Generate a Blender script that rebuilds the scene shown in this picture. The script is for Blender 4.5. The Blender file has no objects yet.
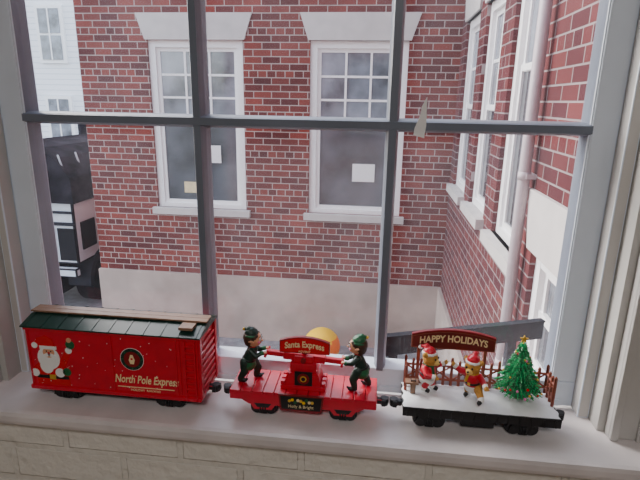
import bpy, bmesh, math, random
import numpy as np
from mathutils import Vector, Matrix, Euler
random.seed(7)
sc=bpy.context.scene
COL=bpy.context.collection

# ---------------------------------------------------------------- materials
def newmat(name):
    m=bpy.data.materials.new(name); m.use_nodes=True
    nt=m.node_tree; b=nt.nodes["Principled BSDF"]
    return m,nt,b
def mat(name,col,rough=0.5,metal=0.0,var=0.12,scale=30,bump=0.0,spec=0.5,emis=0.0,coat=0.0):
    m,nt,b=newmat(name)
    tc=nt.nodes.new("ShaderNodeTexCoord")
    n=nt.nodes.new("ShaderNodeTexNoise"); n.inputs["Scale"].default_value=scale; n.inputs["Detail"].default_value=4
    nt.links.new(tc.outputs["Object"],n.inputs["Vector"])
    r=nt.nodes.new("ShaderNodeValToRGB")
    r.color_ramp.elements[0].position=0.3; r.color_ramp.elements[1].position=0.7
    r.color_ramp.elements[0].color=(*[c*(1-var) for c in col],1)
    r.color_ramp.elements[1].color=(*[min(1,c*(1+var)) for c in col],1)
    nt.links.new(n.outputs["Fac"],r.inputs["Fac"]); nt.links.new(r.outputs["Color"],b.inputs["Base Color"])
    b.inputs["Roughness"].default_value=rough; b.inputs["Metallic"].default_value=metal
    b.inputs["Specular IOR Level"].default_value=spec
    b.inputs["Coat Weight"].default_value=coat
    if bump:
        bp=nt.nodes.new("ShaderNodeBump"); bp.inputs["Strength"].default_value=bump; bp.inputs["Distance"].default_value=0.002
        nt.links.new(n.outputs["Fac"],bp.inputs["Height"]); nt.links.new(bp.outputs["Normal"],b.inputs["Normal"])
    if emis:
        b.inputs["Emission Color"].default_value=(*col,1); b.inputs["Emission Strength"].default_value=emis
    return m
def brickmat(name,c1,c2,mortar,axis,w=0.21,h=0.072,ms=0.011,bumpd=0.006,squash=True,rough=0.85,ov=0.5):
    m,nt,b=newmat(name)
    g=nt.nodes.new("ShaderNodeNewGeometry"); s=nt.nodes.new("ShaderNodeSeparateXYZ"); c=nt.nodes.new("ShaderNodeCombineXYZ")
    nt.links.new(g.outputs["Position"],s.inputs[0])
    if axis=='y': nt.links.new(s.outputs["X"],c.inputs["X"])
    elif axis=='x': nt.links.new(s.outputs["Y"],c.inputs["X"])
    else:
        a=nt.nodes.new("ShaderNodeMath"); a.operation='ADD'
        nt.links.new(s.outputs["X"],a.inputs[0]); nt.links.new(s.outputs["Y"],a.inputs[1]); nt.links.new(a.outputs[0],c.inputs["X"])
    nt.links.new(s.outputs["Z"],c.inputs["Y"])
    br=nt.nodes.new("ShaderNodeTexBrick")
    br.inputs["Scale"].default_value=1; br.inputs["Brick Width"].default_value=w; br.inputs["Row Height"].default_value=h
    br.inputs["Mortar Size"].default_value=ms/2; br.inputs["Mortar Smooth"].default_value=0.2
    br.inputs["Color1"].default_value=(*c1,1); br.inputs["Color2"].default_value=(*c2,1); br.inputs["Mortar"].default_value=(*mortar,1)
    if squash: br.squash=0.5; br.squash_frequency=6
    nt.links.new(c.outputs[0],br.inputs["Vector"])
    n=nt.nodes.new("ShaderNodeTexNoise"); n.inputs["Scale"].default_value=3.0; n.inputs["Detail"].default_value=6
    nt.links.new(c.outputs[0],n.inputs["Vector"])
    mx=nt.nodes.new("ShaderNodeMix"); mx.data_type='RGBA'; mx.blend_type='OVERLAY'; mx.inputs["Factor"].default_value=ov
    hs=nt.nodes.new("ShaderNodeRGBToBW"); nt.links.new(n.outputs["Color"],hs.inputs[0])
    nt.links.new(br.outputs["Color"],mx.inputs["A"]); nt.links.new(hs.outputs[0],mx.inputs["B"])
    nt.links.new(mx.outputs["Result"],b.inputs["Base Color"])
    bp=nt.nodes.new("ShaderNodeBump"); bp.invert=True; bp.inputs["Strength"].default_value=0.8; bp.inputs["Distance"].default_value=bumpd
    nt.links.new(br.outputs["Fac"],bp.inputs["Height"]); nt.links.new(bp.outputs["Normal"],b.inputs["Normal"])
    if name=="painted_brick":
        n2=nt.nodes.new("ShaderNodeTexNoise"); n2.inputs["Scale"].default_value=45; n2.inputs["Detail"].default_value=5
        nt.links.new(g.outputs["Position"],n2.inputs["Vector"])
        b2=nt.nodes.new("ShaderNodeBump"); b2.inputs["Strength"].default_value=0.9; b2.inputs["Distance"].default_value=0.006
        nt.links.new(n2.outputs["Fac"],b2.inputs["Height"]); nt.links.new(bp.outputs["Normal"],b2.inputs["Normal"]); nt.links.new(b2.outputs["Normal"],b.inputs["Normal"])
    else:
        b.inputs["Specular IOR Level"].default_value=0.15
    b.inputs["Roughness"].default_value=rough
    return m
def stripemat(name,c1,c2,freq):
    m,nt,b=newmat(name)
    g=nt.nodes.new("ShaderNodeNewGeometry"); s=nt.nodes.new("ShaderNodeSeparateXYZ"); nt.links.new(g.outputs["Position"],s.inputs[0])
    a=nt.nodes.new("ShaderNodeMath"); a.operation='MULTIPLY'; a.inputs[1].default_value=freq; nt.links.new(s.outputs["Z"],a.inputs[0])
    f=nt.nodes.new("ShaderNodeMath"); f.operation='FRACT'; nt.links.new(a.outputs[0],f.inputs[0])
    r=nt.nodes.new("ShaderNodeValToRGB"); r.color_ramp.elements[0].color=(*c2,1); r.color_ramp.elements[0].position=0.0
    r.color_ramp.elements[1].position=0.2; r.color_ramp.elements[1].color=(*c1,1)
    nt.links.new(f.outputs[0],r.inputs[0]); nt.links.new(r.outputs[0],b.inputs["Base Color"]); b.inputs["Roughness"].default_value=0.6
    return m

M={}
M['paint']=mat("white_trim_paint",(0.50,0.485,0.47),0.35,var=0.05,scale=8,bump=0.1)
M['sash']=mat("sash_paint",(0.66,0.73,0.83),0.3,var=0.05,scale=8)
M['muntin']=mat("muntin_backlit_shade",(0.16,0.185,0.235),0.4,var=0.12,scale=8)  # backlit shade put into the colour, darker than the sash
M['sill']=mat("sill_paint",(0.66,0.615,0.62),0.35,var=0.12,scale=14,bump=0.2)
M['wallpaint']=mat("wall_paint",(0.46,0.45,0.43),0.7,var=0.05,scale=5)
M['ceil']=mat("ceiling_paint",(0.8,0.8,0.8),0.8,var=0.03)
M['woodfloor']=mat("floor_boards",(0.35,0.24,0.15),0.5,var=0.3,scale=6)
M['pbrick']=brickmat("painted_brick",(0.74,0.72,0.67),(0.72,0.70,0.65),(0.69,0.67,0.62),'y',ms=0.012,bumpd=0.003,squash=False,w=0.2,h=0.066,rough=0.45,ov=0.15)
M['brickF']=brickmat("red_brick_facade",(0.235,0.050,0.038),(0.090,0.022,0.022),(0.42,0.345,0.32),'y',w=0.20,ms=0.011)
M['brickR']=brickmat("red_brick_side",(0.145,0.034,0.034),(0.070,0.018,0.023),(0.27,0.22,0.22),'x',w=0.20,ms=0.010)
M['brickO']=brickmat("red_brick_own",(0.36,0.12,0.10),(0.25,0.08,0.07),(0.46,0.40,0.38),'s')
M['stucco']=mat("foundation_stucco",(0.42,0.345,0.30),0.9,var=0.16,scale=3,bump=0.4,spec=0.1)
M['stone']=mat("limestone",(0.55,0.52,0.50),0.8,var=0.08,scale=6,bump=0.2)
M['wwood']=mat("white_window_wood",(0.90,0.90,0.90),0.5,var=0.03)
M['paneU']=mat("window_pane_upper",(0.20,0.225,0.265),0.08,var=0.65,scale=2.6,spec=0.8)  # sky reflection painted in: lighter, mottled base colour
M['paneL']=mat("window_pane_lower",(0.085,0.095,0.11),0.06,var=0.65,scale=1.8,spec=0.8)  # mottled base colour paints in uneven reflections
M['paper']=mat("paper",(0.85,0.85,0.85),0.7,var=0.02)
M['cardyellow']=mat("yellow_card",(0.7,0.6,0.35),0.7)
M['pipe']=mat("downspout_paint",(0.50,0.44,0.47),0.4,var=0.05)
M['asphalt']=mat("asphalt",(0.20,0.20,0.21),0.9,var=0.2,scale=12,bump=0.4)
M['steel']=mat("dark_steel",(0.028,0.030,0.037),1.0,var=0.2,spec=0.0)
M['clap']=stripemat("white_clapboard",(0.85,0.87,0.9),(0.5,0.54,0.6),6)
M['grayclap']=stripemat("grey_clapboard",(0.45,0.52,0.60),(0.28,0.33,0.4),6)
M['roofing']=mat("shingle",(0.12,0.12,0.13),0.9,var=0.3,scale=10)
M['darkglass']=mat("dark_glass",(0.008,0.009,0.012),0.3,var=0.2,spec=0.2)
M['truckwhite']=mat("truck_white",(0.60,0.65,0.70),0.35,var=0.04)
M['tarp']=mat("black_tarp",(0.020,0.019,0.024),1.0,var=0.7,scale=5,bump=1.0,spec=0.0)
M['rubber']=mat("rubber",(0.010,0.010,0.012),0.9,var=0.3,spec=0.1)
M['hub']=mat("wheel_hub_grey",(0.30,0.32,0.35),0.5,var=0.1)
M['ballY']=mat("ball_yellow",(1.0,0.60,0.0),0.6,var=0.03,spec=0.2)
M['ballO']=mat("ball_orange",(1.0,0.20,0.0),0.6,var=0.03,spec=0.2)
# toy
M['red']=mat("toy_red_plastic",(0.60,0.006,0.030),0.35,var=0.08,scale=60,coat=0.15)
M['redD']=mat("toy_dark_red",(0.22,0.006,0.012),0.4,var=0.1,scale=60)
M['black']=mat("toy_black_plastic",(0.008,0.008,0.010),0.45,var=0.2,scale=60)
M['green']=mat("toy_roof_green",(0.010,0.040,0.030),0.3,var=0.15,scale=60)
M['tan']=mat("toy_walkway_tan",(0.28,0.16,0.10),0.5,var=0.15,scale=60)
M['cream']=mat("toy_cream_print",(0.85,0.70,0.40),0.5,var=0.03)
M['white']=mat("toy_white",(0.85,0.85,0.85),0.5,var=0.03)
M['snow']=mat("toy_snow",(0.84,0.86,0.90),0.6,var=0.04,scale=80,bump=0.4)
M['skin']=mat("toy_skin",(0.70,0.34,0.20),0.5,var=0.05,scale=80)
M['hair']=mat("toy_hair",(0.05,0.02,0.01),0.6,var=0.3,scale=200)
M['elfgreen']=mat("elf_green",(0.006,0.030,0.022),0.45,var=0.2,scale=150)
M['elfgreen2']=mat("elf_green_bright",(0.01,0.12,0.045),0.45,var=0.2,scale=150)
M['gold']=mat("toy_gold",(0.85,0.55,0.08),0.3,metal=0.6,var=0.1,scale=100)
M['bearfur']=mat("bear_fur",(0.55,0.27,0.05),0.7,var=0.2,scale=300)
M['bearlight']=mat("bear_muzzle",(0.85,0.58,0.18),0.7,var=0.1,scale=300)
M['fence']=mat("fence_brown",(0.26,0.065,0.038),0.5,var=0.25,scale=100)
M['signred']=mat("sign_brown_red",(0.15,0.012,0.012),0.4,var=0.15,scale=60)
M['treeA']=mat("tree_green",(0.005,0.16,0.05),0.35,var=0.2,scale=150)
M['treeB']=mat("tree_green_bright",(0.02,0.46,0.15),0.3,var=0.2,scale=150)
M['bauR']=mat("bauble_red",(0.65,0.01,0.02),0.25,var=0.05)
M['bauP']=mat("bauble_pink",(0.8,0.2,0.45),0.2,var=0.05)
M['wheel']=mat("toy_wheel_steel",(0.03,0.03,0.033),0.35,metal=0.5,var=0.1)
M['fillglow']=mat("fill_lamp_glow",(1,0.95,0.88),0.5,var=0.0,emis=3)  # glow for the added fill fixture

def glassmat():
    m=bpy.data.materials.new("hazy_window_glass"); m.use_nodes=True; nt=m.node_tree; nt.nodes.clear()
    o=nt.nodes.new("ShaderNodeOutputMaterial"); t=nt.nodes.new("ShaderNodeBsdfTransparent"); t.inputs[0].default_value=(0.98,0.98,0.98,1)
    g=nt.nodes.new("ShaderNodeBsdfGlossy"); g.inputs["Roughness"].default_value=0.02
    tr=nt.nodes.new("ShaderNodeBsdfTranslucent"); tr.inputs[0].default_value=(0.85,0.91,1,1)
    n=nt.nodes.new("ShaderNodeTexNoise"); n.inputs["Scale"].default_value=3; n.inputs["Detail"].default_value=6
    tc=nt.nodes.new("ShaderNodeTexCoord"); nt.links.new(tc.outputs["Object"],n.inputs["Vector"])
    mr=nt.nodes.new("ShaderNodeMapRange"); mr.inputs["From Min"].default_value=0.4; mr.inputs["From Max"].default_value=0.7
    mr.inputs["To Min"].default_value=0.008; mr.inputs["To Max"].default_value=0.035
    nt.links.new(n.outputs["Fac"],mr.inputs["Value"])
    m1=nt.nodes.new("ShaderNodeMixShader"); nt.links.new(mr.outputs[0],m1.inputs[0]); nt.links.new(t.outputs[0],m1.inputs[1]); nt.links.new(tr.outputs[0],m1.inputs[2])
    m2=nt.nodes.new("ShaderNodeMixShader"); m2.inputs[0].default_value=0.02
    nt.links.new(m1.outputs[0],m2.inputs[1]); nt.links.new(g.outputs[0],m2.inputs[2]); nt.links.new(m2.outputs[0],o.inputs[0])
    return m
M['glass']=glassmat()

# ---------------------------------------------------------------- builder
class MB:
    def __init__(s): s.bm=bmesh.new(); s.mats=[]
    def mi(s,k):
        if k not in s.mats: s.mats.append(k)
        return s.mats.index(k)
    def _set(s,vs,k,smooth=False):
        i=s.mi(k); fs=set()
        for v in vs:
            for f in v.link_faces: fs.add(f)
        for f in fs:
            f.material_index=i
            f.smooth=smooth and len(f.verts)<=4
        return fs
    def box(s,lo,hi,k,rot=None,bev=0):
        lo=Vector(lo); hi=Vector(hi); c=(lo+hi)/2; sz=hi-lo
        m=Matrix.Translation(c)
        if rot: m=m@Euler(rot).to_matrix().to_4x4()
        m=m@Matrix.Diagonal((abs(sz.x),abs(sz.y),abs(sz.z),1))
        r=bmesh.ops.create_cube(s.bm,size=1,matrix=m); vs=r['verts']; fs=s._set(vs,k)
        if bev:
            es=list({e for f in fs for e in f.edges})
            bmesh.ops.bevel(s.bm,geom=es,offset=bev,segments=2,affect='EDGES',profile=0.6)
    def cyl(s,p1,p2,r1,r2,k,seg=16,smooth=True):
        p1=Vector(p1); p2=Vector(p2); d=p2-p1; L=d.length
        m=Matrix.Translation((p1+p2)/2)@d.to_track_quat('Z','Y').to_matrix().to_4x4()
        r=bmesh.ops.create_cone(s.bm,cap_ends=True,segments=seg,radius1=r1,radius2=r2,depth=L,matrix=m)
        s._set(r['verts'],k,smooth)
    def sph(s,c,r,k,rot=None,u=16,v=10):
        if not hasattr(r,'__len__'): r=(r,r,r)
        m=Matrix.Translation(c)
        if rot: m=m@Euler(rot).to_matrix().to_4x4()
        m=m@Matrix.Diagonal((*r,1))
        q=bmesh.ops.create_uvsphere(s.bm,u_segments=u,v_segments=v,radius=1,matrix=m); s._set(q['verts'],k,True)
    def prism(s,pts,y0,y1,k,ax='y'):
        def P(a,b,d):
            return (a,d,b) if ax=='y' else ((d,a,b) if ax=='x' else (a,b,d))
        i=s.mi(k)
        A=[s.bm.verts.new(P(a,b,y0)) for a,b in pts]; B=[s.bm.verts.new(P(a,b,y1)) for a,b in pts]
        n=len(pts); fs=[s.bm.faces.new(A),s.bm.faces.new(B[::-1])]
        for j in range(n): fs.append(s.bm.faces.new((A[j],B[j],B[(j+1)%n],A[(j+1)%n])))
        bmesh.ops.recalc_face_normals(s.bm,faces=fs)
        for f in fs: f.material_index=i
    def disc(s,x,z,r,y,k,t=0.0004,rz=None,n=20,rot=0):
        rz=rz or r
        pts=[]
        for j in range(n):
            a=2*math.pi*j/n; px=r*math.cos(a); pz=rz*math.sin(a)
            pts.append((x+px*math.cos(rot)-pz*math.sin(rot), z+px*math.sin(rot)+pz*math.cos(rot)))
        s.prism(pts,y-t,y,k)
    def done(s,name,origin=(0,0,0),parent=None,matrix=None):
        o=Vector(origin)
        if matrix is None:
            for v in s.bm.verts: v.co-=o
        me=bpy.data.meshes.new(name); s.bm.to_mesh(me); s.bm.free()
        for k in s.mats: me.materials.append(M[k])
        ob=bpy.data.objects.new(name,me); COL.objects.link(ob)
        if matrix is not None: ob.matrix_world=matrix
        else: ob.location=o
        if parent: setparent(ob,parent)
        return ob
def setparent(ob,p):
    ob.parent=p
    ob.matrix_parent_inverse=p.matrix_basis.inverted()

def text(s,size,loc,k,name,parent=None,arc=0.0,halfw=0.05,ext=0.0003,shear=0.0,bold=0.0,sx=1.0):
    cu=bpy.data.curves.new(name,'FONT'); cu.body=s; cu.size=size; cu.align_x='CENTER'; cu.align_y='CENTER'; cu.extrude=ext; cu.shear=shear; cu.offset=bold
    cu.resolution_u=3
    t=bpy.data.objects.new(name,cu); COL.objects.link(t)
    dg=bpy.context.evaluated_depsgraph_get(); me=bpy.data.meshes.new_from_object(t.evaluated_get(dg))
    bpy.data.objects.remove(t)
    for v in me.vertices:
        x,y,z=v.co; x*=sx
        v.co=(x,-z,y+arc*(1-(x/halfw)**2))
    me.name=name; me.materials.clear(); me.materials.append(M[k])
    ob=bpy.data.objects.new(name,me); COL.objects.link(ob); ob.location=loc
    if parent: setparent(ob,parent)
    return ob

def figure(name,caps,voxel,xf,extras=None):
    """one continuous surface grown from tapered limbs; xf = world matrix"""
    S=100.0
    bm=bmesh.new()
    for a,b,r1,r2,k in caps:
        a=Vector(a)*S; b=Vector(b)*S
        for p,r in ((a,r1*S),(b,r2*S)):
            bmesh.ops.create_icosphere(bm,subdivisions=2,radius=r,matrix=Matrix.Translation(p))
        d=b-a
        if d.length>1e-5:
            m=Matrix.Translation((a+b)/2)@d.to_track_quat('Z','Y').to_matrix().to_4x4()
            bmesh.ops.create_cone(bm,cap_ends=True,segments=14,radius1=r1*S,radius2=r2*S,depth=d.length,matrix=m)
    me=bpy.data.meshes.new(name+"_raw"); bm.to_mesh(me); bm.free()
    t=bpy.data.objects.new(name+"_raw",me); COL.objects.link(t)
    rm=t.modifiers.new("r",'REMESH'); rm.mode='VOXEL'; rm.voxel_size=voxel*S
    sm=t.modifiers.new("s",'SMOOTH'); sm.iterations=2; sm.factor=0.5
    dg=bpy.context.evaluated_depsgraph_get(); me2=bpy.data.meshes.new_from_object(t.evaluated_get(dg))
    bpy.data.objects.remove(t)
    n=len(me2.vertices); co=np.empty(n*3,dtype=np.float32); me2.vertices.foreach_get("co",co); co/=S; me2.vertices.foreach_set("co",co)
    me2.update()
    m=len(me2.polygons); ce=np.empty(m*3,dtype=np.float32); me2.polygons.foreach_get("center",ce); ce=ce.reshape(-1,3)
    best=np.full(m,1e9); idx=np.zeros(m,dtype=np.int32); keys=[]
    for a,b,r1,r2,k in caps:
        if k not in keys: keys.append(k)
        A=np.array(a); B=np.array(b); AB=B-A; L=max(AB@AB,1e-12)
        tt=np.clip((ce-A)@AB/L,0,1); d=np.linalg.norm(ce-(A+tt[:,None]*AB),axis=1)-(r1+(r2-r1)*tt)
        w=d<best; best[w]=d[w]; idx[w]=keys.index(k)
    me2.materials.clear()
    for k in keys: me2.materials.append(M[k])
    me2.polygons.foreach_set("material_index",idx); me2.polygons.foreach_set("use_smooth",np.ones(m,dtype=bool))
    me2.name=name
    ob=bpy.data.objects.new(name,me2); COL.objects.link(ob); ob.matrix_basis=xf
    if extras:
        e=MB(); extras(e)
        ch=e.done(name+"_details",matrix=xf.copy()); ch.matrix_basis=xf.copy(); setparent(ch,ob)
    return ob

def wallgrid(name,ax,p0,p1,a0,a1,z0,z1,holes,k,extra=None):
    """slab perpendicular to ax between p0,p1, with rectangular holes (a0,a1,z0,z1)"""
    b=MB()
    A=sorted({a0,a1,*[h[0] for h in holes],*[h[1] for h in holes]}); Z=sorted({z0,z1,*[h[2] for h in holes],*[h[3] for h in holes]})
    for i in range(len(A)-1):
        for j in range(len(Z)-1):
            ca=(A[i]+A[i+1])/2; cz=(Z[j]+Z[j+1])/2
            if any(h[0]<ca<h[1] and h[2]<cz<h[3] for h in holes): continue
            if ax=='y': b.box((A[i],p0,Z[j]),(A[i+1],p1,Z[j+1]),k)
            else: b.box((p0,A[i],Z[j]),(p1,A[i+1],Z[j+1]),k)
    bmesh.ops.remove_doubles(b.bm,verts=b.bm.verts,dist=1e-5)
    if extra: extra(b)
    return b.done(name)

# ---------------------------------------------------------------- room
HX0,HX1,HZ1=-0.635,0.358,2.25
wallgrid("wall_front",'y',-0.08,0.03,-2.0,2.0,0,2.7,[(HX0,HX1,0.985,HZ1)],'wallpaint')
b=MB(); b.box((-2,-0.135,0),(2,-0.08,0.985),'pbrick'); b.done("wall_front_painted_brick")
wallgrid("wall_front_exterior",'y',0.03,0.14,-3.2,0.78,-1.4,4.0,[(-0.70,0.42,0.93,2.3)],'brickO')
b=MB(); b.box((-2.1,-4,0),(-2,0.03,2.7),'wallpaint'); b.done("wall_left")
b=MB(); b.box((2,-4,0),(2.1,0.03,2.7),'wallpaint'); b.done("wall_right")
b=MB(); b.box((-2.1,-4.1,0),(2.1,-4,2.7),'wallpaint'); b.done("wall_back")
b=MB(); b.box((-2.1,-4.1,-0.1),(2.1,0.03,0),'woodfloor'); b.done("floor")
b=MB(); b.box((-2.1,-4.1,2.7),(2.1,0.03,2.8),'ceil'); b.done("ceiling")
b=MB(); b.cyl((0,-1.9,2.66),(0,-1.9,2.70),0.2,0.22,'wwood',32); b.sph((0,-1.9,2.655),(0.18,0.18,0.05),'fillglow'); b.done("added_fill_lamp",(0,-1.9,2.68))  # unseen fixture, added to carry the room fill light
la=bpy.data.lights.new("added_fill_light",'AREA'); la.shape='DISK'; la.size=0.5; la.energy=22; la.color=(1,0.95,0.9)  # added fill that brightens the train and interior
lo=bpy.data.objects.new("added_fill_light",la); COL.objects.link(lo); lo.location=(0,-1.9,2.58)

# stool (sill board)
b=MB(); b.box((-0.76,-0.165,0.985),(0.50,-0.02,1.01),'sill',bev=0.008)
b.done("trim_window_sill")
# casing
def casing(name,x0,x1,sgn):
    b=MB(); b.box((x0,-0.098,1.01),(x1,-0.08,2.4),'paint',bev=0.003)
    xi=x0 if sgn>0 else x1
    b.box((xi-0.0 if sgn>0 else xi-0.012,-0.104,1.01),(xi+0.012 if sgn>0 else xi,-0.098,2.3),'paint',bev=0.002)
    xo=x1 if sgn>0 else x0
    b.box((xo-0.02 if sgn>0 else xo,-0.108,1.01),(xo if sgn>0 else xo+0.02,-0.098,2.3),'paint',bev=0.002)
    xm=(x0+x1)/2; b.box((xm-0.012,-0.103,1.01),(xm+0.012,-0.098,2.3),'paint',bev=0.002)
    b.done(name)
casing("trim_casing_right",0.368,0.468,1)
casing("trim_casing_left",-0.745,-0.645,-1)
b=MB(); b.box((-0.745,-0.1,2.4),(0.468,-0.08,2.5),'paint',bev=0.003); b.done("trim_casing_top")

# ---- indoor window (sash)
b=MB()
SX0,SX1=-0.632,0.352
y0,y1=-0.018,0.022
b.box((SX0,y0,1.01),(SX1,y1,1.055),'sash',bev=0.003)          # bottom rail
b.box((SX0,y0,1.055),(-0.583,y1,2.22),'sash',bev=0.003)
b.box((0.304,y0,1.055),(SX1,y1,2.22),'sash',bev=0.003)
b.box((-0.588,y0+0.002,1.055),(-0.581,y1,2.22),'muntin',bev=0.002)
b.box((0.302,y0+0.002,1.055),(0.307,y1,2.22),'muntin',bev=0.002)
b.box((SX0,y0,2.17),(SX1,y1,2.24),'sash',bev=0.003)
def mprof(c,yf,yb): # moulded muntin profile: half width 10 mm at the back, 6 mm at the nose
    return [(c-0.0100,yb),(c+0.0100,yb),(c+0.0098,yf+0.014),(c+0.0075,yf+0.004),(c+0.0055,yf),(c-0.0055,yf),(c-0.0075,yf+0.004),(c-0.0098,yf+0.014)]
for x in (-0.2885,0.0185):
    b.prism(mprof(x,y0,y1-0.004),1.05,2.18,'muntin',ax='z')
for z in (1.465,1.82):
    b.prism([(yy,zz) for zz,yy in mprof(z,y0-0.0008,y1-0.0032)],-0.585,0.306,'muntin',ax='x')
# parting stops / jamb tracks
b.box((0.340,-0.048,1.01),(0.358,-0.019,2.24),'paint',bev=0.002)
b.box((-0.635,-0.048,1.01),(-0.620,-0.019,2.24),'paint',bev=0.002)
b.box((-0.60,-0.022,1.012),(0.32,-0.018,1.022),'sash')
b.box((0.33,0.022,1.0),(0.358,0.03,2.25),'paint'); b.box((-0.635,0.022,1.0),(-0.60,0.03,2.25),'paint')
b.box((-0.583,0.001,1.055),(0.304,0.004,2.17),'glass')
win=b.done("window_1",(-0.14,0,1.01))
b=MB(); b.prism([(0.050,1.452),(0.066,1.448),(0.068,1.466),(0.0665,1.508),(0.060,1.494),(0.0585,1.482),(0.051,1.462)],-0.0205,-0.0195,'paper'); b.done("paper_scrap",(0.06,-0.020,1.45))
# exterior stone sill
b=MB(); b.box((-0.75,0.03,0.86),(0.47,0.20,0.925),'stone',rot=(-0.05,0,0),bev=0.004); b.done("exterior_window_ledge")

# ---------------------------------------------------------------- outside
FY=4.8; RX=0.784; GZ=-1.4; BZ=-0.578
FW=[(-2.587,-1.512),(-0.778,0.258)]; WZ0,WZ1=0.246,2.11
def basef(b):
    b.box((-3.42,FY-0.03,GZ),(RX,FY+0.02,BZ),'stucco')
    b.box((-3.42,FY+0.3,GZ),(-3.12,FY+6,4.0),'brickO')
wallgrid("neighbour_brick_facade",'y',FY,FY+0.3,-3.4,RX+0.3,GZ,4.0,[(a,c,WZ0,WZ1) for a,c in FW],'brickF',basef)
RW=[(4.62,5.32,0.68,2.25),(3.72,4.35,0.68,2.25),(2.75,3.42,0.66,2.75)]  # distances along the wing
RWh=[(a-0.8,c-0.8,z0,z1) for a,c,z0,z1 in RW]+[(1.28,1.72,0.16,0.80)]
def baser(b):
    b.box((RX-0.03,0.15,GZ),(RX+0.02,FY-0.03,BZ),'stucco')
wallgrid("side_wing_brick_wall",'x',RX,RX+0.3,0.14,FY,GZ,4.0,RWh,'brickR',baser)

def extwin(name,cu,w,z0,z1,plane,cols=3,rows=3,mz=None,stuff=None,lint=True,sillh=0.075,lh=0.27):
    b=MB(); h=w/2; mz=mz or (z0+z1)/2
    f=0.075
    b.box((-h,0.03,z0),(-h+f,0.14,z1),'wwood'); b.box((h-f,0.03,z0),(h,0.14,z1),'wwood')
    b.box((-h+f,0.032,z1-f),(h-f,0.14,z1),'wwood'); b.box((-h+f,0.032,z0),(h-f,0.14,z0+0.05),'wwood')
    i=h-f; s=0.04
    def sash(za,zb,yy,c,r,pm):
        b.box((-i,yy,za),(-i+s,yy+0.03,zb),'wwood'); b.box((i-s,yy,za),(i,yy+0.03,zb),'wwood')
        b.box((-i+s,yy+0.001,za),(i-s,yy+0.03,za+s),'wwood'); b.box((-i+s,yy+0.001,zb-s),(i-s,yy+0.03,zb),'wwood')
        for q in range(1,c): x=-i+s+(2*i-2*s)*q/c; b.box((x-0.012,yy+0.004,za+s),(x+0.012,yy+0.026,zb-s),'wwood')
        for q in range(1,r): z=za+s+(zb-za-2*s)*q/r; b.box((-i+s,yy+0.0045,z-0.012),(i-s,yy+0.0255,z+0.012),'wwood')
        b.box((-i+s,yy+0.014,za+s),(i-s,yy+0.018,zb-s),pm)
    sash(mz-0.02,z1-f,0.06,cols,rows,'paneU')
    sash(z0+0.05,mz+0.025,0.05,1,1,'paneL')
    b.box((-h,0.14,z0),(h,0.2,z1),'darkglass')
    if lint: b.prism([(-h-0.02,z1),(h+0.02,z1),(h+0.11,z1+lh),(-h-0.11,z1+lh)],-0.02,0.1,'stone')
    b.box((-h-0.05,-0.06,z0-sillh),(h+0.05,0.1,z0),'stone')
    if stuff: stuff(b)
    if plane=='F': m=Matrix.Translation((cu,FY,0))
    else: m=Matrix.Translation((RX,cu,0))@Matrix.Rotation(-math.pi/2,4,'Z')
    return b.done(name,matrix=m)
def stuffR(b): b.box((-0.03,0.046,0.62),(0.22,0.048,0.82),'paper')
def stuffL(b):
    b.box((-0.22,0.046,0.42),(-0.05,0.048,0.55),'cardyellow'); b.box((0.10,0.046,0.78),(0.24,0.048,0.98),'paper')
    b.box((-0.06,0.044,0.32),(-0.02,0.048,1.2),'wwood')
extwin("window_2",(FW[0][0]+FW[0][1])/2,FW[0][1]-FW[0][0],WZ0,WZ1,'F',mz=1.24,stuff=stuffL)
extwin("window_3",(FW[1][0]+FW[1][1])/2,FW[1][1]-FW[1][0],WZ0,WZ1,'F',mz=1.24,stuff=stuffR)
for n,(a,c,z0,z1) in enumerate(RW): extwin("window_%d"%(n+4),(a+c)/2-0.8,c-a,z0,z1,'R',cols=2,rows=2,lint=(z1<2.5))
extwin("window_7",1.5,0.44,0.16,0.80,'R',cols=1,rows=1,lh=0.29)

# downspout
b=MB(); px,py=0.735,1.83
b.cyl((px,py,GZ+0.15),(px,py,4.0),0.029,0.029,'pipe',18)
for z in (-0.9,0.1,1.15,2.2,3.2):
    b.cyl((px,py,z-0.02),(px,py,z+0.02),0.032,0.032,'pipe',18); b.box((px,py-0.04,z-0.012),(RX,py+0.04,z+0.012),'pipe')
b.cyl((px,py,GZ+0.17),(px-0.15,py-0.02,GZ+0.05),0.029,0.029,'pipe',18)
b.done("downspout",(px,py,GZ))
# dark rail
b=MB()
p=Vector((0.045,1.065,0)); q=Vector((0.782,1.345,0)); L=(q-p).length; ang=math.atan2((q-p).y,(q-p).x)
b.box((0,-0.012,0.497),(L-0.03,0.012,0.583),'steel',bev=0.004)
b.box((0,-0.016,0.578),(L-0.03,0.016,0.586),'steel')
for x in (0.03,L-0.2): b.box((x,-0.012,GZ),(x+0.04,0.012,0.5),'steel')
b.done("steel_guard_rail",matrix=Matrix.Translation(p)@Matrix.Rotation(ang,4,'Z'))
# ball
b=MB(); c=Vector((-0.545,4.33,GZ+0.21)); b.sph(c,0.21,'ballY',u=32,v=20)
i=b.mi('ballO')
b.bm.faces.ensure_lookup_table()
for f in b.bm.faces:
    a=math.atan2(f.calc_center_median().z-c.z,f.calc_center_median().x-c.x)
    if -0.2<a<0.7 or 2.7<a<3.2: f.material_index=i
b.done("play_ball",c)

b=MB(); b.box((-40,0.0,GZ-0.1),(20,60,GZ),'asphalt'); b.done("ground")

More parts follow.
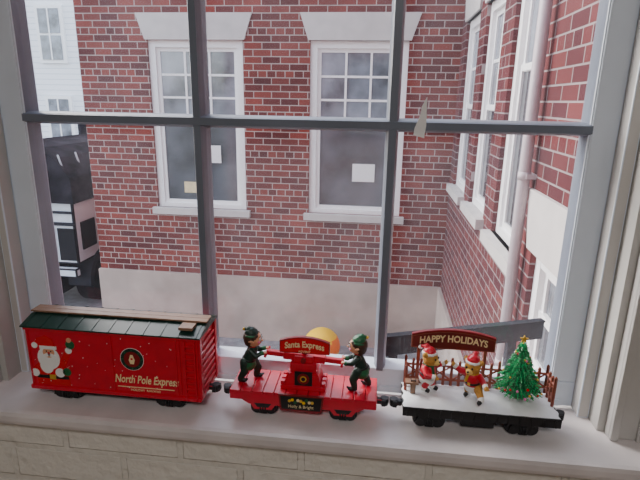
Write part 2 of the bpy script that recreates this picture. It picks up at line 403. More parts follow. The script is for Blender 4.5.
# truck
b=MB(); X0,X1=-5.65,-3.92; Y0,Y1=5.15,9.6
b.box((X0,Y0,-0.86),(X1-0.30,Y1,-0.72),'steel')
b.box((X0,Y0-0.08,-0.84),(X1,Y0+0.02,-0.72),'truckwhite',bev=0.02)
b.box((X0,Y0,-0.68),(X1,Y1-1.6,0.20),'truckwhite',bev=0.03)
for k in range(6):
    x=X0+0.06+k*0.285; b.box((x,Y0-0.02,-0.62),(x+0.235,Y0+0.01,-0.18),'darkglass')
b.box((X0,Y0-0.03,-0.14),(X1,Y0,-0.10),'steel'); b.box((X0,Y0-0.03,0.02),(X1,Y0,0.05),'steel')
for k in range(7):
    yy=Y0+0.12+k*0.4; b.box((X1-0.01,yy,-0.50),(X1+0.02,yy+0.32,-0.12),'darkglass')
# wheel arch
ayc=Y0+0.62
b.prism([(ayc+0.46*math.cos(math.pi*k/14),GZ+0.36+0.46*math.sin(math.pi*k/14)) for k in range(15)]+[(ayc-0.38*math.cos(math.pi*k/14),GZ+0.36+0.38*math.sin(math.pi*k/14)) for k in range(15)],X1-0.3,X1+0.03,'steel',ax='x')
b.prism([(X0,0.16),(X1+0.05,0.16),(X1+0.04,0.5),(X1-0.15,0.74),(X1-0.35,0.86),(X1-0.7,0.90),(X1-1.0,0.82),(X0+0.6,0.88),(X0,0.6)],Y0-0.05,Y1-1.6,'tarp')
for k in range(8):
    yy=Y0+k*0.38; b.cyl((X1+0.045,yy,0.15),(X1-0.12,yy,0.78),0.012,0.012,'hub',8)
b.box((X0+0.05,Y1-1.5,-0.7),(X1-0.05,Y1,1.1),'tarp',bev=0.08)
b.box((X0+0.2,Y1-1.52,0.4),(X1-0.2,Y1-1.48,0.95),'darkglass')
b.box((X0+0.35,Y0+0.1,-1.15),(X1-0.35,Y1-0.2,-0.86),'rubber')
for yy in (ayc,Y1-0.8):
    for xa,xb in ((X1-0.26,X1),(X0,X0+0.26)):
        b.cyl((xa,yy,GZ+0.36),(xb,yy,GZ+0.36),0.36,0.36,'rubber',28); b.cyl((xa-0.012,yy,GZ+0.36),(xb+0.012,yy,GZ+0.36),0.20,0.18,'hub',20); b.cyl((xa-0.04,yy,GZ+0.36),(xb+0.04,yy,GZ+0.36),0.06,0.06,'steel',12)
b.done("utility_truck",(-4.7,7,GZ))
# far houses
def house(name,x0,x1,yy,d,h,roofh,k,cols,rows):
    b=MB(); b.box((x0,yy,GZ),(x1,yy+d,h),k)
    b.prism([(x0-0.3,h),(x1+0.3,h),((x0+x1)/2,h+roofh)],yy-0.3,yy+d,'roofing')
    b.prism([(x0,h),(x1,h),((x0+x1)/2,h+roofh-0.25)],yy-0.32,yy-0.2,k)
    for i in range(cols):
        for j in range(rows):
            x=x0+(x1-x0)*(i+0.5)/cols; z=GZ+1.3+j*2.7
            b.box((x-0.45,yy-0.1,z-0.1),(x+0.45,yy,z+1.6),'wwood'); b.box((x-0.34,yy-0.13,z),(x+0.34,yy-0.05,z+0.72),'paneU'); b.box((x-0.34,yy-0.13,z+0.79),(x+0.34,yy-0.05,z+1.5),'paneU')
            b.box((x-0.02,yy-0.15,z),(x+0.02,yy-0.05,z+1.5),'wwood')
    b.box((x1-0.1,yy-0.05,GZ),(x1+0.05,yy+0.1,h),'wwood')
    b.done(name,((x0+x1)/2,yy,GZ))
house("clapboard_house",-12.6,-8.2,15,8,6.2,2.0,'clap',3,3)
house("clapboard_house.001",-24,-15.2,22,8,6.0,2.5,'grayclap',4,3)

# ---------------------------------------------------------------- train helpers
SZ=1.010
def bogie(b,cx,cy,w,frame='black',wb=0.026,r=0.0115):
    for dx in (-wb/2,wb/2):
        b.cyl((cx+dx,cy-w,SZ+r),(cx+dx,cy+w,SZ+r),0.002,0.002,'wheel',8)
        for s in (-1,1):
            b.cyl((cx+dx,cy+s*(w-0.006),SZ+r),(cx+dx,cy+s*(w-0.001),SZ+r),r*0.9,r*0.85,'wheel',20)
            b.cyl((cx+dx,cy+s*(w-0.008),SZ+r),(cx+dx,cy+s*(w-0.006),SZ+r),r,r,'wheel',20)
            b.cyl((cx+dx,cy+s*(w-0.001),SZ+r),(cx+dx,cy+s*(w+0.0045),SZ+r),0.0045,0.004,frame,12)
    for s in (-1,1):
        ya,yb=sorted((cy+s*(w+0.0005),cy+s*(w+0.0035)))
        b.prism([(cx-wb/2-0.008,SZ+0.010),(cx-wb/2-0.006,SZ+0.018),(cx-0.012,SZ+0.024),(cx+0.012,SZ+0.024),(cx+wb/2+0.006,SZ+0.018),(cx+wb/2+0.008,SZ+0.010),
                 (cx+wb/2-0.004,SZ+0.009),(cx+0.006,SZ+0.005),(cx-0.006,SZ+0.005),(cx-wb/2+0.004,SZ+0.009)],ya,yb,frame)
        for k in (-0.004,0,0.004): b.cyl((cx+k,cy+s*(w+0.004),SZ+0.008),(cx+k,cy+s*(w+0.004),SZ+0.019),0.0016,0.0016,frame,8)
    b.box((cx-0.012,cy-w,SZ+0.016),(cx+0.012,cy+w,SZ+0.026),'black')
def coupler(b,x,cy,s):
    z=SZ+0.026
    b.box((min(x,x+s*0.012),cy-0.005,z-0.004),(max(x,x+s*0.012),cy+0.005,z+0.004),'black',bev=0.001)
    b.cyl((x+s*0.0125,cy,z-0.006),(x+s*0.0125,cy,z+0.006),0.0065,0.0065,'black',16)
    b.box((x+s*0.011-0.003,cy-0.009,z-0.005),(x+s*0.011+0.003,cy-0.003,z+0.005),'black')
    b.box((x+s*0.0165-0.003,cy+0.000,z-0.005),(x+s*0.0165+0.003,cy+0.006,z+0.005),'black')
CY=-0.086

# ---- boxcar
b=MB(); x0,x1=-0.551,-0.264; ya,yb=-0.127,-0.047; zb,zt=1.036,1.143
b.box((x0,ya,zb),(x1,yb,zt),'red',bev=0.0015)
b.box((x0-0.002,ya-0.002,zb-0.003),(x1+0.002,yb+0.002,zb+0.004),'red',bev=0.001)
b.box((x0-0.002,ya-0.002,zt-0.004),(x1+0.002,yb+0.002,zt+0.001),'red',bev=0.001)
b.box((x0+0.01,ya+0.01,zb-0.010),(x1-0.01,yb-0.01,zb),'black')
for k in range(7):
    z=zb+0.014+k*0.0125; b.box((x1,ya+0.010,z-0.0025),(x1+0.003,yb-0.010,z+0.0025),'red',bev=0.001); b.box((x0-0.003,ya+0.010,z-0.0025),(x0,yb-0.010,z+0.0025),'red',bev=0.001)
for y in (ya+0.004,yb-0.004): b.box((x1,y-0.004,zb),(x1+0.004,y+0.004,zt),'red',bev=0.001)
for k in range(9):
    z=zb+0.010+k*0.0105; b.box((x1-0.020,ya-0.003,z-0.0015),(x1-0.006,ya,z+0.0015),'red')
for x in (x1-0.021,x1-0.005): b.box((x-0.0012,ya-0.0035,zb),(x+0.0012,ya,zt-0.004),'red')
b.box((x1-0.031+0,ya-0.0016,zb+0.006),(x1-0.029,ya,zt-0.006),'red')
for x in (x0+0.004,x1-0.036,x0+0.145): b.box((x-0.001,ya-0.0013,zb+0.004),(x+0.001,ya,zt-0.004),'red')
# roof
ym=(ya+yb)/2
def roofx(xa,xb,e,k):
    b.prism([(ya-0.004-e,zt+0.001),(ya-0.004-e,zt+0.003+e),(ym-0.012,zt+0.012+e),(ym+0.012,zt+0.012+e),(yb+0.004+e,zt+0.003+e),(yb+0.004+e,zt+0.001)],xa,xb,k,ax='x')
roofx(x0-0.005,x1+0.005,0,'green')
for k in range(11): 
    x=x0+0.002+k*(x1-x0-0.004)/10; roofx(x-0.0012,x+0.0012,0.0008,'green')
b.box((x0-0.006,ym-0.012,zt+0.0145),(x1+0.006,ym-0.0005,zt+0.017),'tan'); b.box((x0-0.006,ym+0.0005,zt+0.0145),(x1+0.006,ym+0.012,zt+0.017),'tan')
b.box((x1-0.032,ya+0.006,zt+0.010),(x1-0.010,ym-0.012,zt+0.0145),'tan')
for x in (x0+0.052,x1-0.056): bogie(b,x,CY,0.031,r=0.0125)
coupler(b,x1-0.0,CY,1); coupler(b,x0,CY,-1)
Y=ya-0.0002
for k in range(60):
    x=random.uniform(x0+0.006,x1-0.040); z=random.uniform(zb+0.008,zt-0.008)
    b.disc(x,z,random.uniform(0.0004,0.0009),Y,'white',n=6)
ex,ez=x0+0.178,zb+0.064
b.disc(ex,ez,0.0195,Y,'white',t=0.0003,n=32); b.disc(ex,ez,0.0188,Y,'elfgreen',t=0.0006,n=32); b.disc(ex,ez,0.0135,Y,'redD',t=0.0009,n=32)
for k in range(8):
    a=k*math.pi/4; b.disc(ex+0.016*math.cos(a),ez+0.016*math.sin(a),0.0014,Y,'elfgreen2',t=0.0009,n=8)
b.prism([(ex-0.003,ez-0.008),(ex+0.003,ez-0.008),(ex+0.005,ez-0.001),(ex+0.002,ez+0.008),(ex-0.002,ez+0.008),(ex-0.005,ez-0.001)],Y-0.0012,Y,'cream')
b.disc(ex,ez+0.001,0.0018,Y,'red',t=0.0015,n=10)
# santa print
def SP(pts): return [(x0+0.038+px*1.2, zb+0.004+pz*1.15) for px,pz in pts]
def SD(px,pz,r,k,t,rz=None,n=20,rot=0): b.disc(x0+0.038+px*1.2,zb+0.004+pz*1.15,r*1.17,Y,k,t=t,rz=(rz*1.17 if rz else None),n=n,rot=rot)
b.prism(SP([(-0.022,0.002),(0.026,0.002),(0.022,0.030),(0.012,0.045),(-0.014,0.045),(-0.022,0.028)]),Y-0.0002,Y,'bauR')
b.prism(SP([(-0.026,0.028),(-0.014,0.040),(-0.010,0.034),(-0.020,0.020)]),Y-0.0004,Y,'bauR')
b.prism(SP([(0.010,0.036),(0.024,0.058),(0.031,0.054),(0.020,0.030)]),Y-0.0004,Y,'bauR')
SD(0.028,0.058,0.0048,'white',0.0006); SD(0.031,0.067,0.0065,'elfgreen2',0.0006); SD(0.030,0.074,0.0035,'skin',0.0008)
SD(-0.002,0.044,0.0165,'white',0.0005,rz=0.0175); SD(-0.006,0.032,0.010,'white',0.0006,rz=0.012)
SD(-0.001,0.053,0.0085,'skin',0.0008,rz=0.008)
SD(-0.004,0.049,0.006,'white',0.0010,rz=0.0025,rot=0.3); SD(0.003,0.049,0.006,'white',0.0010,rz=0.0025,rot=-0.3)
SD(-0.0035,0.055,0.0011,'black',0.0010,n=8); SD(0.0025,0.055,0.0011,'black',0.0010,n=8); SD(-0.0005,0.0525,0.0018,'red',0.0012,n=10)
b.prism(SP([(-0.012,0.060),(0.010,0.060),(0.006,0.074),(-0.004,0.079),(-0.016,0.074),(-0.020,0.066)]),Y-0.0006,Y,'bauR')
b.prism(SP([(-0.013,0.058),(0.011,0.058),(0.011,0.063),(-0.013,0.063)]),Y-0.0009,Y,'white'); SD(-0.020,0.063,0.0045,'white',0.0009)
b.prism(SP([(-0.022,0.012),(0.024,0.012),(0.0235,0.017),(-0.022,0.017)]),Y-0.0005,Y,'black'); b.prism(SP([(-0.004,0.011),(0.005,0.011),(0.005,0.018),(-0.004,0.018)]),Y-0.0007,Y,'gold')
SD(0.022,0.024,0.006,'elfgreen2',0.0008); SD(0.012,0.022,0.007,'white',0.0008); SD(-0.024,0.020,0.006,'white',0.0008)
b.box((x0+0.150,Y-0.0005,zb+0.0135),(x0+0.245,Y,zb+0.0148),'cream')
box_=b.done("toy_train_boxcar",((x0+x1)/2,CY,SZ))
text("North Pole Express",0.0195,(x0+0.199,Y-0.0006,zb+0.028),'cream',"boxcar_lettering",box_,shear=0.25,bold=0.0003,sx=0.68)
text("HOLIDAY  RAILWAY",0.0055,(x0+0.197,Y-0.0006,zb+0.0095),'cream',"boxcar_small_lettering",box_)

# ---- handcar
b=MB(); x0,x1=-0.219,0.015; ya,yb=-0.118,-0.052; xc=(x0+x1)/2-0.001; ym=(ya+yb)/2; zd=1.055
b.box((x0,ya,1.038),(x1,yb,1.051),'red',bev=0.002)
for k in range(13):
    xa=x0+k*(x1-x0)/13; b.box((xa+0.0005,ya-0.001,1.051),(xa+(x1-x0)/13-0.0005,yb+0.001,zd),'red',bev=0.0008)
b.prism([(x0+0.012,1.040),(x1-0.012,1.040),(x1-0.03,1.029),(x0+0.03,1.029)],ya+0.004,yb-0.004,'red')
for x in (x0+0.054,x1-0.052): bogie(b,x,ym,0.028,'black',wb=0.022,r=0.0115)
for x in (x0+0.054,x1-0.052):
    b.prism([(x-0.026,1.040),(x+0.026,1.040),(x+0.014,1.023),(x-0.014,1.023)],ya,ya+0.003,'red')
    b.prism([(x-0.014,1.034),(x+0.014,1.034),(x+0.009,1.027),(x-0.009,1.027)],ya-0.0004,ya,'black')
coupler(b,x0,CY,-1); coupler(b,x1,CY,1)
b.prism([(xc-0.036,1.056),(xc+0.036,1.056),(xc+0.033,1.028),(xc-0.033,1.028)],ya-0.004,ya-0.001,'redD')
b.prism([(xc-0.033,1.0535),(xc+0.033,1.0535),(xc+0.0305,1.0305),(xc-0.0305,1.0305)],ya-0.0045,ya-0.004,'black')
for k in range(9):
    b.disc(xc-0.018+k*0.0045,1.046+0.0025*math.sin(k*2.3),0.0026,ya-0.0045,('gold','ballY','elfgreen2','cream')[k%4],t=0.0006,n=10)
# tower
b.box((xc-0.036,ym-0.020,zd),(xc+0.036,ym+0.020,zd+0.006),'red',bev=0.001)
b.prism([(xc-0.030,zd+0.006),(xc+0.030,zd+0.006),(xc+0.024,zd+0.028),(xc-0.024,zd+0.028)],ym-0.018,ym+0.018,'red')
b.box((xc-0.021,ym-0.015,zd+0.028),(xc+0.021,ym+0.015,zd+0.044),'red',bev=0.001)
b.box((xc-0.015,ym-0.012,zd+0.044),(xc+0.015,ym+0.012,zd+0.054),'red',bev=0.001)
b.box((xc-0.013,ym-0.0195,zd+0.008),(xc+0.015,ym-0.0178,zd+0.032),'black')
b.disc(xc+0.001,zd+0.020,0.0095,ym-0.0195,'redD',t=0.0006); b.disc(xc+0.001,zd+0.020,0.0055,ym-0.0195,'gold',t=0.0009,n=8); b.disc(xc+0.001,zd+0.020,0.0035,ym-0.0195,'black',t=0.0013,n=8)
for s in (-1,1):
    for k in range(3): b.box((xc+s*0.033-0.003,ym-0.017+k*0.013,zd+0.006),(xc+s*0.033+0.003,ym-0.009+k*0.013,zd+0.012),'red')
# lever
zl=1.104; tilt=math.radians(3.5)
b.box((xc-0.062,ym-0.004,zl-0.004),(xc+0.062,ym+0.004,zl+0.004),'red',rot=(0,tilt,0),bev=0.001)
b.box((xc-0.034,ym-0.006,zl-0.006),(xc+0.034,ym+0.006,zl+0.006),'red',rot=(0,tilt,0),bev=0.001)
b.cyl((xc,ym-0.016,zl),(xc,ym+0.012,zl),0.004,0.004,'redD',14)
for s in (-1,1):
    xx=xc+s*0.061; zz=zl-s*0.061*math.sin(tilt)
    b.cyl((xx,ym-0.016,zz),(xx,ym+0.016,zz),0.0024,0.0024,'red',12)
# sign
b.box((xc-0.004,ym-0.003,zd+0.05),(xc+0.004,ym+0.001,1.118),'red')
def signpoly(cx,w,z0,h,arc,inset=0):
    w-=inset; pts=[(cx-w,z0+inset),(cx+w,z0+inset)]
    n=12
    pts+= [(cx+w*(1-2*k/n), z0+h-inset+arc*(1-(1-2*k/n)**2)) for k in range(n+1)]
    return pts
b.prism(signpoly(xc+0.001,0.040,1.114,0.020,0.008),ym-0.009,ym-0.003,'redD')
b.prism(signpoly(xc+0.001,0.040,1.114,0.020,0.008,0.0015),ym-0.0098,ym-0.009,'bauR')
hc=b.done("toy_train_handcar",(xc,ym,SZ))
text("Santa Express",0.0145,(xc+0.001,ym-0.0102,1.1238),'cream',"handcar_sign_lettering",hc,arc=0.006,halfw=0.039,bold=0.0003,sx=0.78)
text("ADVENT",0.005,(xc+0.001,ym-0.0102,1.1175),'cream',"handcar_sign_small_lettering",hc)
text("Holly & Bright",0.0070,(xc,ya-0.0050,1.0365),'cream',"handcar_plate_lettering",hc)

# ---- elves
def fingers(c,d,out,k='skin'):
    caps=[]; c=Vector(c); d=Vector(d).normalized()
    palm=c-d*0.0025+Vector((0,0,0.0012))
    caps.append((c-d*0.0045+Vector((0,0,0.001)),palm,0.0022,0.0025,k))
    for i,(o,l) in enumerate(zip((-0.0027,-0.0009,0.0009,0.0027),(0.0024,0.0029,0.0027,0.0021))):
        a=palm+Vector((0,o,0.0010)); m=a+d*l; e=m+Vector((d.x*0.0006,0,-0.0024))
        caps.append((a,m,0.0009,0.0008,k)); caps.append((m,e,0.0008,0.00065,k))
    a=palm+Vector((0,-out*0.0024,-0.0005)); caps.append((a,a+Vector((d.x*0.0022,-out*0.0006,-0.0018)),0.0009,0.0007,k))
    return caps
def elf(name,x,y,z,face,hx,hz,hat='elfgreen'):
    G='elfgreen'
    C=[]
    for s in (-1,1):
        dx=0.005*s
        C+= [((-0.006+dx,s*0.006,0.034),(-0.002+dx*1.8,s*0.0080,0.019),0.0082,0.0066,G),
             ((-0.002+dx*1.8,s*0.0080,0.019),(-0.007+dx*2.2,s*0.009,0.006),0.0064,0.0048,G),
             ((-0.008+dx*2.2,s*0.009,0.0036),(0.0005+dx*2.2,s*0.010,0.0034),0.0038,0.0034,'black'),
             ((0.0005+dx*2.2,s*0.010,0.0034),(0.005+dx*2.2,s*0.0105,0.0065),0.0030,0.0014,'black'),
             ((0.000,s*0.0085,0.056),(0.009,s*0.0125,0.049),0.0052,0.0044,G),
             ((0.009,s*0.0125,0.049),(hx-0.007,s*0.0090,hz+0.001),0.0042,0.0032,G),
             ((hx-0.0078,s*0.0090,hz+0.001),(hx-0.0058,s*0.0088,hz+0.001),0.0038,0.0038,'elfgreen2')]
        C+= fingers((hx,s*0.0086,hz+0.0008),(1,0,0),s)
    C+= [((-0.006,0,0.034),(-0.003,0,0.045),0.0110,0.0100,G),((-0.003,0,0.045),(0.001,0,0.055),0.0100,0.0088,G),
         ((-0.006,0,0.031),(-0.006,0,0.029),0.0122,0.0126,'elfgreen2'),
         ((0.001,0,0.060),(0.0015,0,0.0612),0.0068,0.0062,'bauR'),
         ((0.001,0,0.058),(0.003,0,0.066),0.0040,0.0042,'skin'),
         ((0.004,0,0.0725),(0.004,0,0.0755),0.0116,0.0114,'skin'),
         ((0.009,0,0.0685),(0.0085,0,0.0685),0.0060,0.0058,'skin'),
         ((0.0154,0,0.0725),(0.0176,0,0.0718),0.0017,0.0017,'skin'),
         ((0.001,0,0.0755),(-0.002,0,0.0765),0.0124,0.0126,'hair'),((-0.002,0,0.071),(-0.003,0,0.069),0.0114,0.0098,'hair')]
    for s in (-1,1):
        C.append(((0.003,s*0.0114,0.073),(-0.001,s*0.0176,0.0765),0.0028,0.0008,'skin'))
        C.append(((0.009,s*0.0062,0.0818),(0.006,s*0.0092,0.079),0.0030,0.0034,'hair'))
    C+= [((0.000,0,0.0818),(-0.001,0,0.0838),0.0116,0.0104,hat),((-0.001,0,0.0838),(-0.004,0,0.0893),0.0098,0.0058,hat),((-0.004,0,0.0893),(-0.011,0,0.0908),0.0050,0.002,hat),
         ((-0.0125,0,0.0898),(-0.0126,0,0.0896),0.0026,0.0026,'gold')]
    for k in range(12):
        a=k*math.pi/6; C.append(((0.000+0.0112*math.cos(a),0.0112*math.sin(a),0.0815),(0.000+0.0112*math.cos(a+.5),0.0112*math.sin(a+.5),0.0815),0.0018,0.0018,'elfgreen2'))
    def ex(e):
        for s in (-1,1):
            e.sph((0.0144,s*0.0042,0.0758),(0.0014,0.0024,0.0027),'white'); e.sph((0.0155,s*0.0040,0.0758),(0.0009,0.0013,0.0017),'black')
            e.box((0.0142,s*0.0042-0.0024,0.0790),(0.0152,s*0.0042+0.0024,0.0798),'hair')
            e.sph((0.0129,s*0.0068,0.0713),(0.0018,0.0022,0.0018),'bauP')
        e.sph((0.0149,0,0.0682),(0.0009,0.0032,0.0008),'redD')
        for q in range(3): e.sph((0.0082-0.0012*q,0,0.055-0.006*q),0.0012,'gold')
        e.cyl((-0.0058,0,0.0365),(-0.0052,0,0.0395),0.0115,0.0112,'black',20)
    xf=Matrix.Translation((x,y,z))@Matrix.Rotation(0 if face>0 else math.pi,4,'Z')
    return figure(name,C,0.0006,xf,ex)
barL=(xc-0.061,zl+0.061*math.sin(tilt)); barR=(xc+0.061,zl-0.061*math.sin(tilt))
exL,exR=xc-0.086,xc+0.086
elf("elf_figurine",exL,ym,zd+0.0004,1,barL[0]-exL,barL[1]-zd)
elf("elf_figurine.001",exR,ym,zd+0.0004,-1,exR-barR[0],barR[1]-zd,hat='elfgreen2')

# ---- flatcar
b=MB(); x0,x1=0.055,0.289; ya,yb=-0.118,-0.046; ym=(ya+yb)/2; zs=1.056
b.box((x0,ya,1.038),(x1,yb,1.048),'black',bev=0.001)
b.box((x0,ya-0.001,1.034),(x1,ya+0.002,1.049),'black',bev=0.0008)
for k in range(14): b.box((x0+0.006+k*0.0168,ya-0.0025,1.035),(x0+0.009+k*0.0168,ya,1.047),'black')
b.box((x0+0.03,ym-0.01,1.028),(x1-0.03,ym+0.01,1.040),'black'); b.box((x0+0.09,ya+0.006,1.020),(x0+0.14,yb-0.006,1.036),'black',bev=0.002)
for x in (x0+0.042,x1-0.052): bogie(b,x,ym,0.029,r=0.0125)
coupler(b,x0,CY,-1); coupler(b,x1-0.004,CY,1)
nx,ny=60,18; i=b.mi('snow'); V={}
for a in range(nx+1):
    for c in range(ny+1):
        u=a/nx; w=c/ny; x=x0+0.001+(x1-x0-0.002)*u; y=ya+0.001+(yb-ya-0.002)*w
        ed=min(u,1-u)*8; ew=min(w,1-w)*4; f=min(1,ed)**0.5*min(1,ew)**0.5
        z=1.0485+0.007*f+0.0012*math.sin(x*170+y*60)*math.sin(y*190+1)*f
        V[a,c]=b.bm.verts.new((x+0.0015*math.sin(y*300)*(1 if u in(0,1) else 0),y-0.001*abs(math.sin(x*160)) if c==0 else y,z))
for a in range(nx):
    for c in range(ny):
        f=b.bm.faces.new((V[a,c],V[a+1,c],V[a+1,c+1],V[a,c+1])); f.material_index=i; f.smooth=True
def fence(p,q,n,base,h=0.043):
    p=Vector(p); q=Vector(q); d=(q-p)
    for k in range(n+1):
        c=p+d*k/n; hh=h*(1.0 if k%3 else 1.12)
        b.cyl((c.x,c.y,base),(c.x,c.y,base+hh),0.0025,0.0025,'fence',6,False); b.cyl((c.x,c.y,base+hh),(c.x,c.y,base+hh+0.003),0.0025,0.0002,'fence',6,False)
    for z in (base+0.010,base+h*0.80): b.cyl((p.x,p.y,z),(q.x,q.y,z),0.0022,0.0022,'fence',6,False)
    for k in range(0,n,3):
        a=p+d*k/n; c=p+d*min(n,k+3)/n
        b.cyl((a.x,a.y,base+0.010),(c.x,c.y,base+h*0.80),0.0016,0.0016,'fence',6,False)
        b.cyl((a.x,a.y,base+h*0.80),(c.x,c.y,base+0.010),0.0016,0.0016,'fence',6,False)
fence((x0+0.005,yb-0.005,0),(x1-0.006,yb-0.005,0),18,1.052)
fence((x1-0.006,yb-0.005,0),(x1-0.006,ya+0.030,0),3,1.052)
fence((x0+0.005,yb-0.005,0),(x0+0.005,yb-0.028,0),2,1.052)
sc_=0.131; ys=yb-0.009; dz=0.008
for x in (sc_-0.052,sc_+0.052): b.box((x-0.0025,ys-0.001,1.05),(x+0.0025,ys+0.003,1.125),'fence')
b.prism(signpoly(sc_,0.065,1.114+dz,0.021,0.010),ys-0.006,ys-0.001,'fence')
b.prism(signpoly(sc_,0.065,1.114+dz,0.021,0.010,0.002),ys-0.0068,ys-0.006,'signred')
b.prism([(sc_-0.065+0.130*k/12,1.135+dz+0.010*(1-(1-k/6)**2)) for k in range(13)]+[(sc_+0.065-0.130*k/12,1.1378+dz+0.0105*(1-(1-k/6)**2)) for k in range(13)],ys-0.0072,ys-0.001,'redD')
b.box((x0+0.012,ya+0.030,1.054),(x0+0.020,ya+0.038,1.078),'tan',bev=0.001)
b.box((x0+0.004,ya+0.027,1.072),(x0+0.024,ya+0.041,1.075),'tan')
fc=b.done("toy_train_flatcar",((x0+x1)/2,ym,SZ))
text("HAPPY HOLIDAYS",0.0160,(sc_,ys-0.0072,1.1243+dz),'cream',"flatcar_sign_lettering",fc,arc=0.008,halfw=0.064,bold=0.0004,sx=0.82)

# ---- bears
def bear(name,x,y,z,rot,pose,scl=1.0):
    R='red'; F='bearfur'; C=[]
    hips=(0,0,0.024)
    for s,(kn,ft) in zip((-1,1),pose['legs']):
        C+= [((0,s*0.0050,0.023),kn,0.0074,0.0058,pose['trous']),(kn,ft,0.0056,0.0044,pose['trous']),
             (ft,(ft[0]+0.001,ft[1],ft[2]-0.001),0.0048,0.0048,'white'),((ft[0],ft[1],ft[2]-0.002),(ft[0]+0.007,ft[1],ft[2]-0.002),0.0036,0.0032,'black'),
             ((ft[0]-0.003,ft[1],ft[2]-0.0052),(ft[0]+0.008,ft[1],ft[2]-0.0052),0.0010,0.0010,'wheel')]
    C+= [(hips,(0.001,0,0.035),0.0120,0.0112,R),((0.001,0,0.035),(0.002,0,0.041),0.0110,0.0075,R),((0,0,0.0205),(0,0,0.020),0.0124,0.0126,'white'),
         ((0.002,0,0.044),(0.002,0,0.0445),0.0075,0.0075,'white')]
    for s,(el,ha) in zip((-1,1),pose['arms']):
        C+= [((0.001,s*0.0095,0.0395),el,0.0052,0.0046,R),(el,ha,0.0044,0.0036,R)]
        d=(Vector(ha)-Vector(el)).normalized(); h=Vector(ha)
        C.append((h,h+d*0.0008,0.0042,0.0042,'white')); C.append((h+d*0.002,h+d*0.004,0.0034,0.0034,F))
        side=d.cross(Vector((0,0,1))); side=side.normalized() if side.length>0.1 else Vector((0,1,0))
        for o,l in zip((-0.0026,-0.0009,0.0009,0.0026),(0.0022,0.0028,0.0026,0.002)):
            C.append((h+d*0.005+side*o,h+d*(0.005+l)+side*o*1.2+Vector((0,0,-0.0008)),0.0011,0.0009,F))
        C.append((h+d*0.003+Vector((0,0,0.0018)),h+d*0.005+Vector((0,0,0.0042)),0.0012,0.0009,F))
    C+= [((0.003,0,0.0535),(0.003,0,0.0545),0.0118,0.0116,F),((0.011,0,0.0505),(0.0140,0,0.0503),0.0058,0.0050,'bearlight'),((0.0184,0,0.0525),(0.0186,0,0.0525),0.0016,0.0016,'black')]
    for s in (-1,1): C.append(((0.001,s*0.0105,0.0610),(0.0,s*0.0115,0.0620),0.0040,0.0038,F))
    C+= [((0.001,0,0.0625),(0.0,0,0.064),0.0098,0.0084,R),((0.0,0,0.064),(-0.004,0,0.071),0.0080,0.0042,R),((-0.004,0,0.071),(-0.013,0,0.068),0.0036,0.0022,R),((-0.0145,0,0.066),(-0.0146,0,0.0658),0.0034,0.0034,'white')]
    for k in range(10):
        a=k*math.pi/5; C.append(((0.001+0.0096*math.cos(a),0.0096*math.sin(a),0.0622),(0.001+0.0096*math.cos(a+.6),0.0096*math.sin(a+.6),0.0622),0.0021,0.0021,'white'))
    for k in range(8):
        a=k*math.pi/4; C.append(((0.002+0.0078*math.cos(a),0.0078*math.sin(a),0.0450),(0.002+0.0078*math.cos(a+.8),0.0078*math.sin(a+.8),0.0450),0.0022,0.0022,pose['scarf']))
    C.append(((0.009,-0.003,0.044),(0.0130,-0.005,0.033),0.0022,0.0020,pose['scarf']))
    def ex(e):
        for s in (-1,1): e.sph((0.0138,s*0.0044,0.0565),(0.0012,0.0015,0.0019),'black')
        e.sph((0.0180,0,0.0485),(0.0008,0.0022,0.0007),'redD')
        e.cyl((0.0004,0,0.0275),(0.0006,0,0.0305),0.0124,0.0122,'black',20); e.box((0.0122,-0.002,0.027),(0.0134,0.002,0.031),'gold')
    xf=Matrix.Translation((x,y,z))@Matrix.Rotation(rot,4,'Z')@Matrix.Rotation(pose.get('lean',0),4,'Y')@Matrix.Scale(scl,4)
    return figure(name,C,0.00065,xf,ex)
bear("bear_figurine",0.093,-0.074,1.0555,math.radians(-35),dict(trous='red',scarf='elfgreen2',
  legs=[((0.003,-0.0065,0.015),(0.0,-0.007,0.0064)),((0.004,0.0065,0.015),(0.006,0.007,0.0064))],
  arms=[((0.008,-0.016,0.034),(0.017,-0.013,0.033)),((0.007,0.016,0.037),(0.016,0.018,0.043))]),1.06)
bear("bear_figurine.001",0.163,-0.084,1.0555,math.radians(-125),dict(trous='bearfur',scarf='gold',lean=0.10,
  legs=[((0.002,-0.0065,0.015),(0.0,-0.007,0.0064)),((0.008,0.014,0.018),(0.015,0.021,0.013))],
  arms=[((0.003,-0.018,0.039),(0.006,-0.025,0.046)),((0.007,0.018,0.037),(0.014,0.025,0.036))]),1.06)

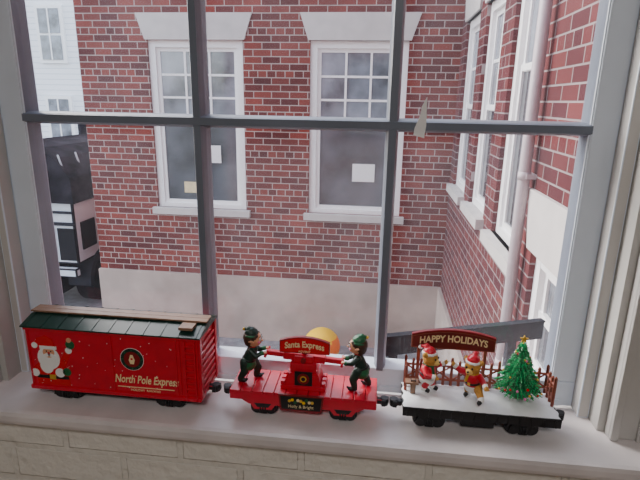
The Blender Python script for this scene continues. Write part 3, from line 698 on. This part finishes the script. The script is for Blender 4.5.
# ---- tree
b=MB(); tx,ty,tz=0.232,-0.078,1.0555
b.cyl((tx,ty,tz),(tx,ty,tz+0.012),0.004,0.0035,'tan',12); b.cyl((tx,ty,tz+0.010),(tx,ty,tz+0.090),0.0033,0.001,'treeA',10)
b.cyl((tx,ty,tz+0.012),(tx,ty,tz+0.086),0.020,0.001,'treeA',20)
for t in range(9):
    f=t/8; zc=tz+0.019+0.068*f; R=0.031*(1-f)**0.9+0.006; n=int(24*(1-f)+8)
    for k in range(n):
        a=2*math.pi*(k+0.5*(t%2))/n+random.uniform(-.08,.08); rr=R*random.uniform(0.86,1.08)
        p1=Vector((tx+math.cos(a)*R*0.25,ty+math.sin(a)*R*0.25,zc+0.007)); p2=Vector((tx+math.cos(a)*rr,ty+math.sin(a)*rr,zc-0.004*random.uniform(0.2,1)))
        if p2.y>-0.0545: p2.y=-0.0545
        b.cyl(p1,p2,0.0032,0.0006,random.choice(('treeA','treeB','treeB')),5,False)
        for q in (0.45,0.65,0.82):
            c=p1.lerp(p2,q)
            for s in (-1,1):
                e=c+Vector((math.cos(a+s*0.9),math.sin(a+s*0.9),-0.1))*0.006*(1.1-q*0.5)
                b.cyl(c,e,0.0013,0.0003,random.choice(('treeA','treeB')),4,False)
for k in range(26):
    f=random.random()**1.3*0.9; a=random.uniform(math.pi*0.9,math.pi*2.1); R=0.030*(1-f)+0.005
    b.sph((tx+math.cos(a)*R,ty+math.sin(a)*R,tz+0.018+0.070*f),random.uniform(0.0016,0.0023),random.choice(('bauR','gold','bauP','gold','bauR','white')),u=10,v=8)
pts=[]
for k in range(10):
    a=math.pi/2+k*math.pi/5; r=0.0066 if k%2==0 else 0.0029; pts.append((tx+r*math.cos(a),tz+0.101+r*math.sin(a)))
b.prism(pts,ty-0.0012,ty+0.0012,'gold')
b.cyl((tx,ty,tz+0.088),(tx,ty,tz+0.097),0.0012,0.0012,'gold',8)
b.done("toy_christmas_tree",(tx,ty,tz))

# ---------------------------------------------------------------- world + camera
w=bpy.data.worlds.new("World"); sc.world=w; w.use_nodes=True; nt=w.node_tree; bg=nt.nodes["Background"]
sk=nt.nodes.new("ShaderNodeTexSky"); sk.sky_type='NISHITA'; sk.sun_disc=False; sk.sun_elevation=math.radians(38); sk.sun_rotation=math.radians(-60)
sk.dust_density=2.0; sk.air_density=1.0
hsv=nt.nodes.new("ShaderNodeHueSaturation"); hsv.inputs["Saturation"].default_value=0.55
nt.links.new(sk.outputs[0],hsv.inputs["Color"]); nt.links.new(hsv.outputs[0],bg.inputs[0]); bg.inputs[1].default_value=1.05

yaw=math.radians(6.5); th=math.radians(15.6); ro=math.radians(1.0)
fw=Vector((-math.sin(yaw)*math.cos(th), math.cos(yaw)*math.cos(th), -math.sin(th)))
r0=Vector((math.cos(yaw),math.sin(yaw),0)); u0=r0.cross(fw)
r=r0*math.cos(ro)+u0*math.sin(ro); u=u0*math.cos(ro)-r0*math.sin(ro)
cd=bpy.data.cameras.new("camera"); cd.sensor_width=36; cd.lens=36*500/640; cd.clip_start=0.02; cd.clip_end=300
co=bpy.data.objects.new("camera",cd); COL.objects.link(co)
co.matrix_world=Matrix(((r.x,u.x,-fw.x,0),(r.y,u.y,-fw.y,-0.8),(r.z,u.z,-fw.z,1.5),(0,0,0,1)))
sc.camera=co
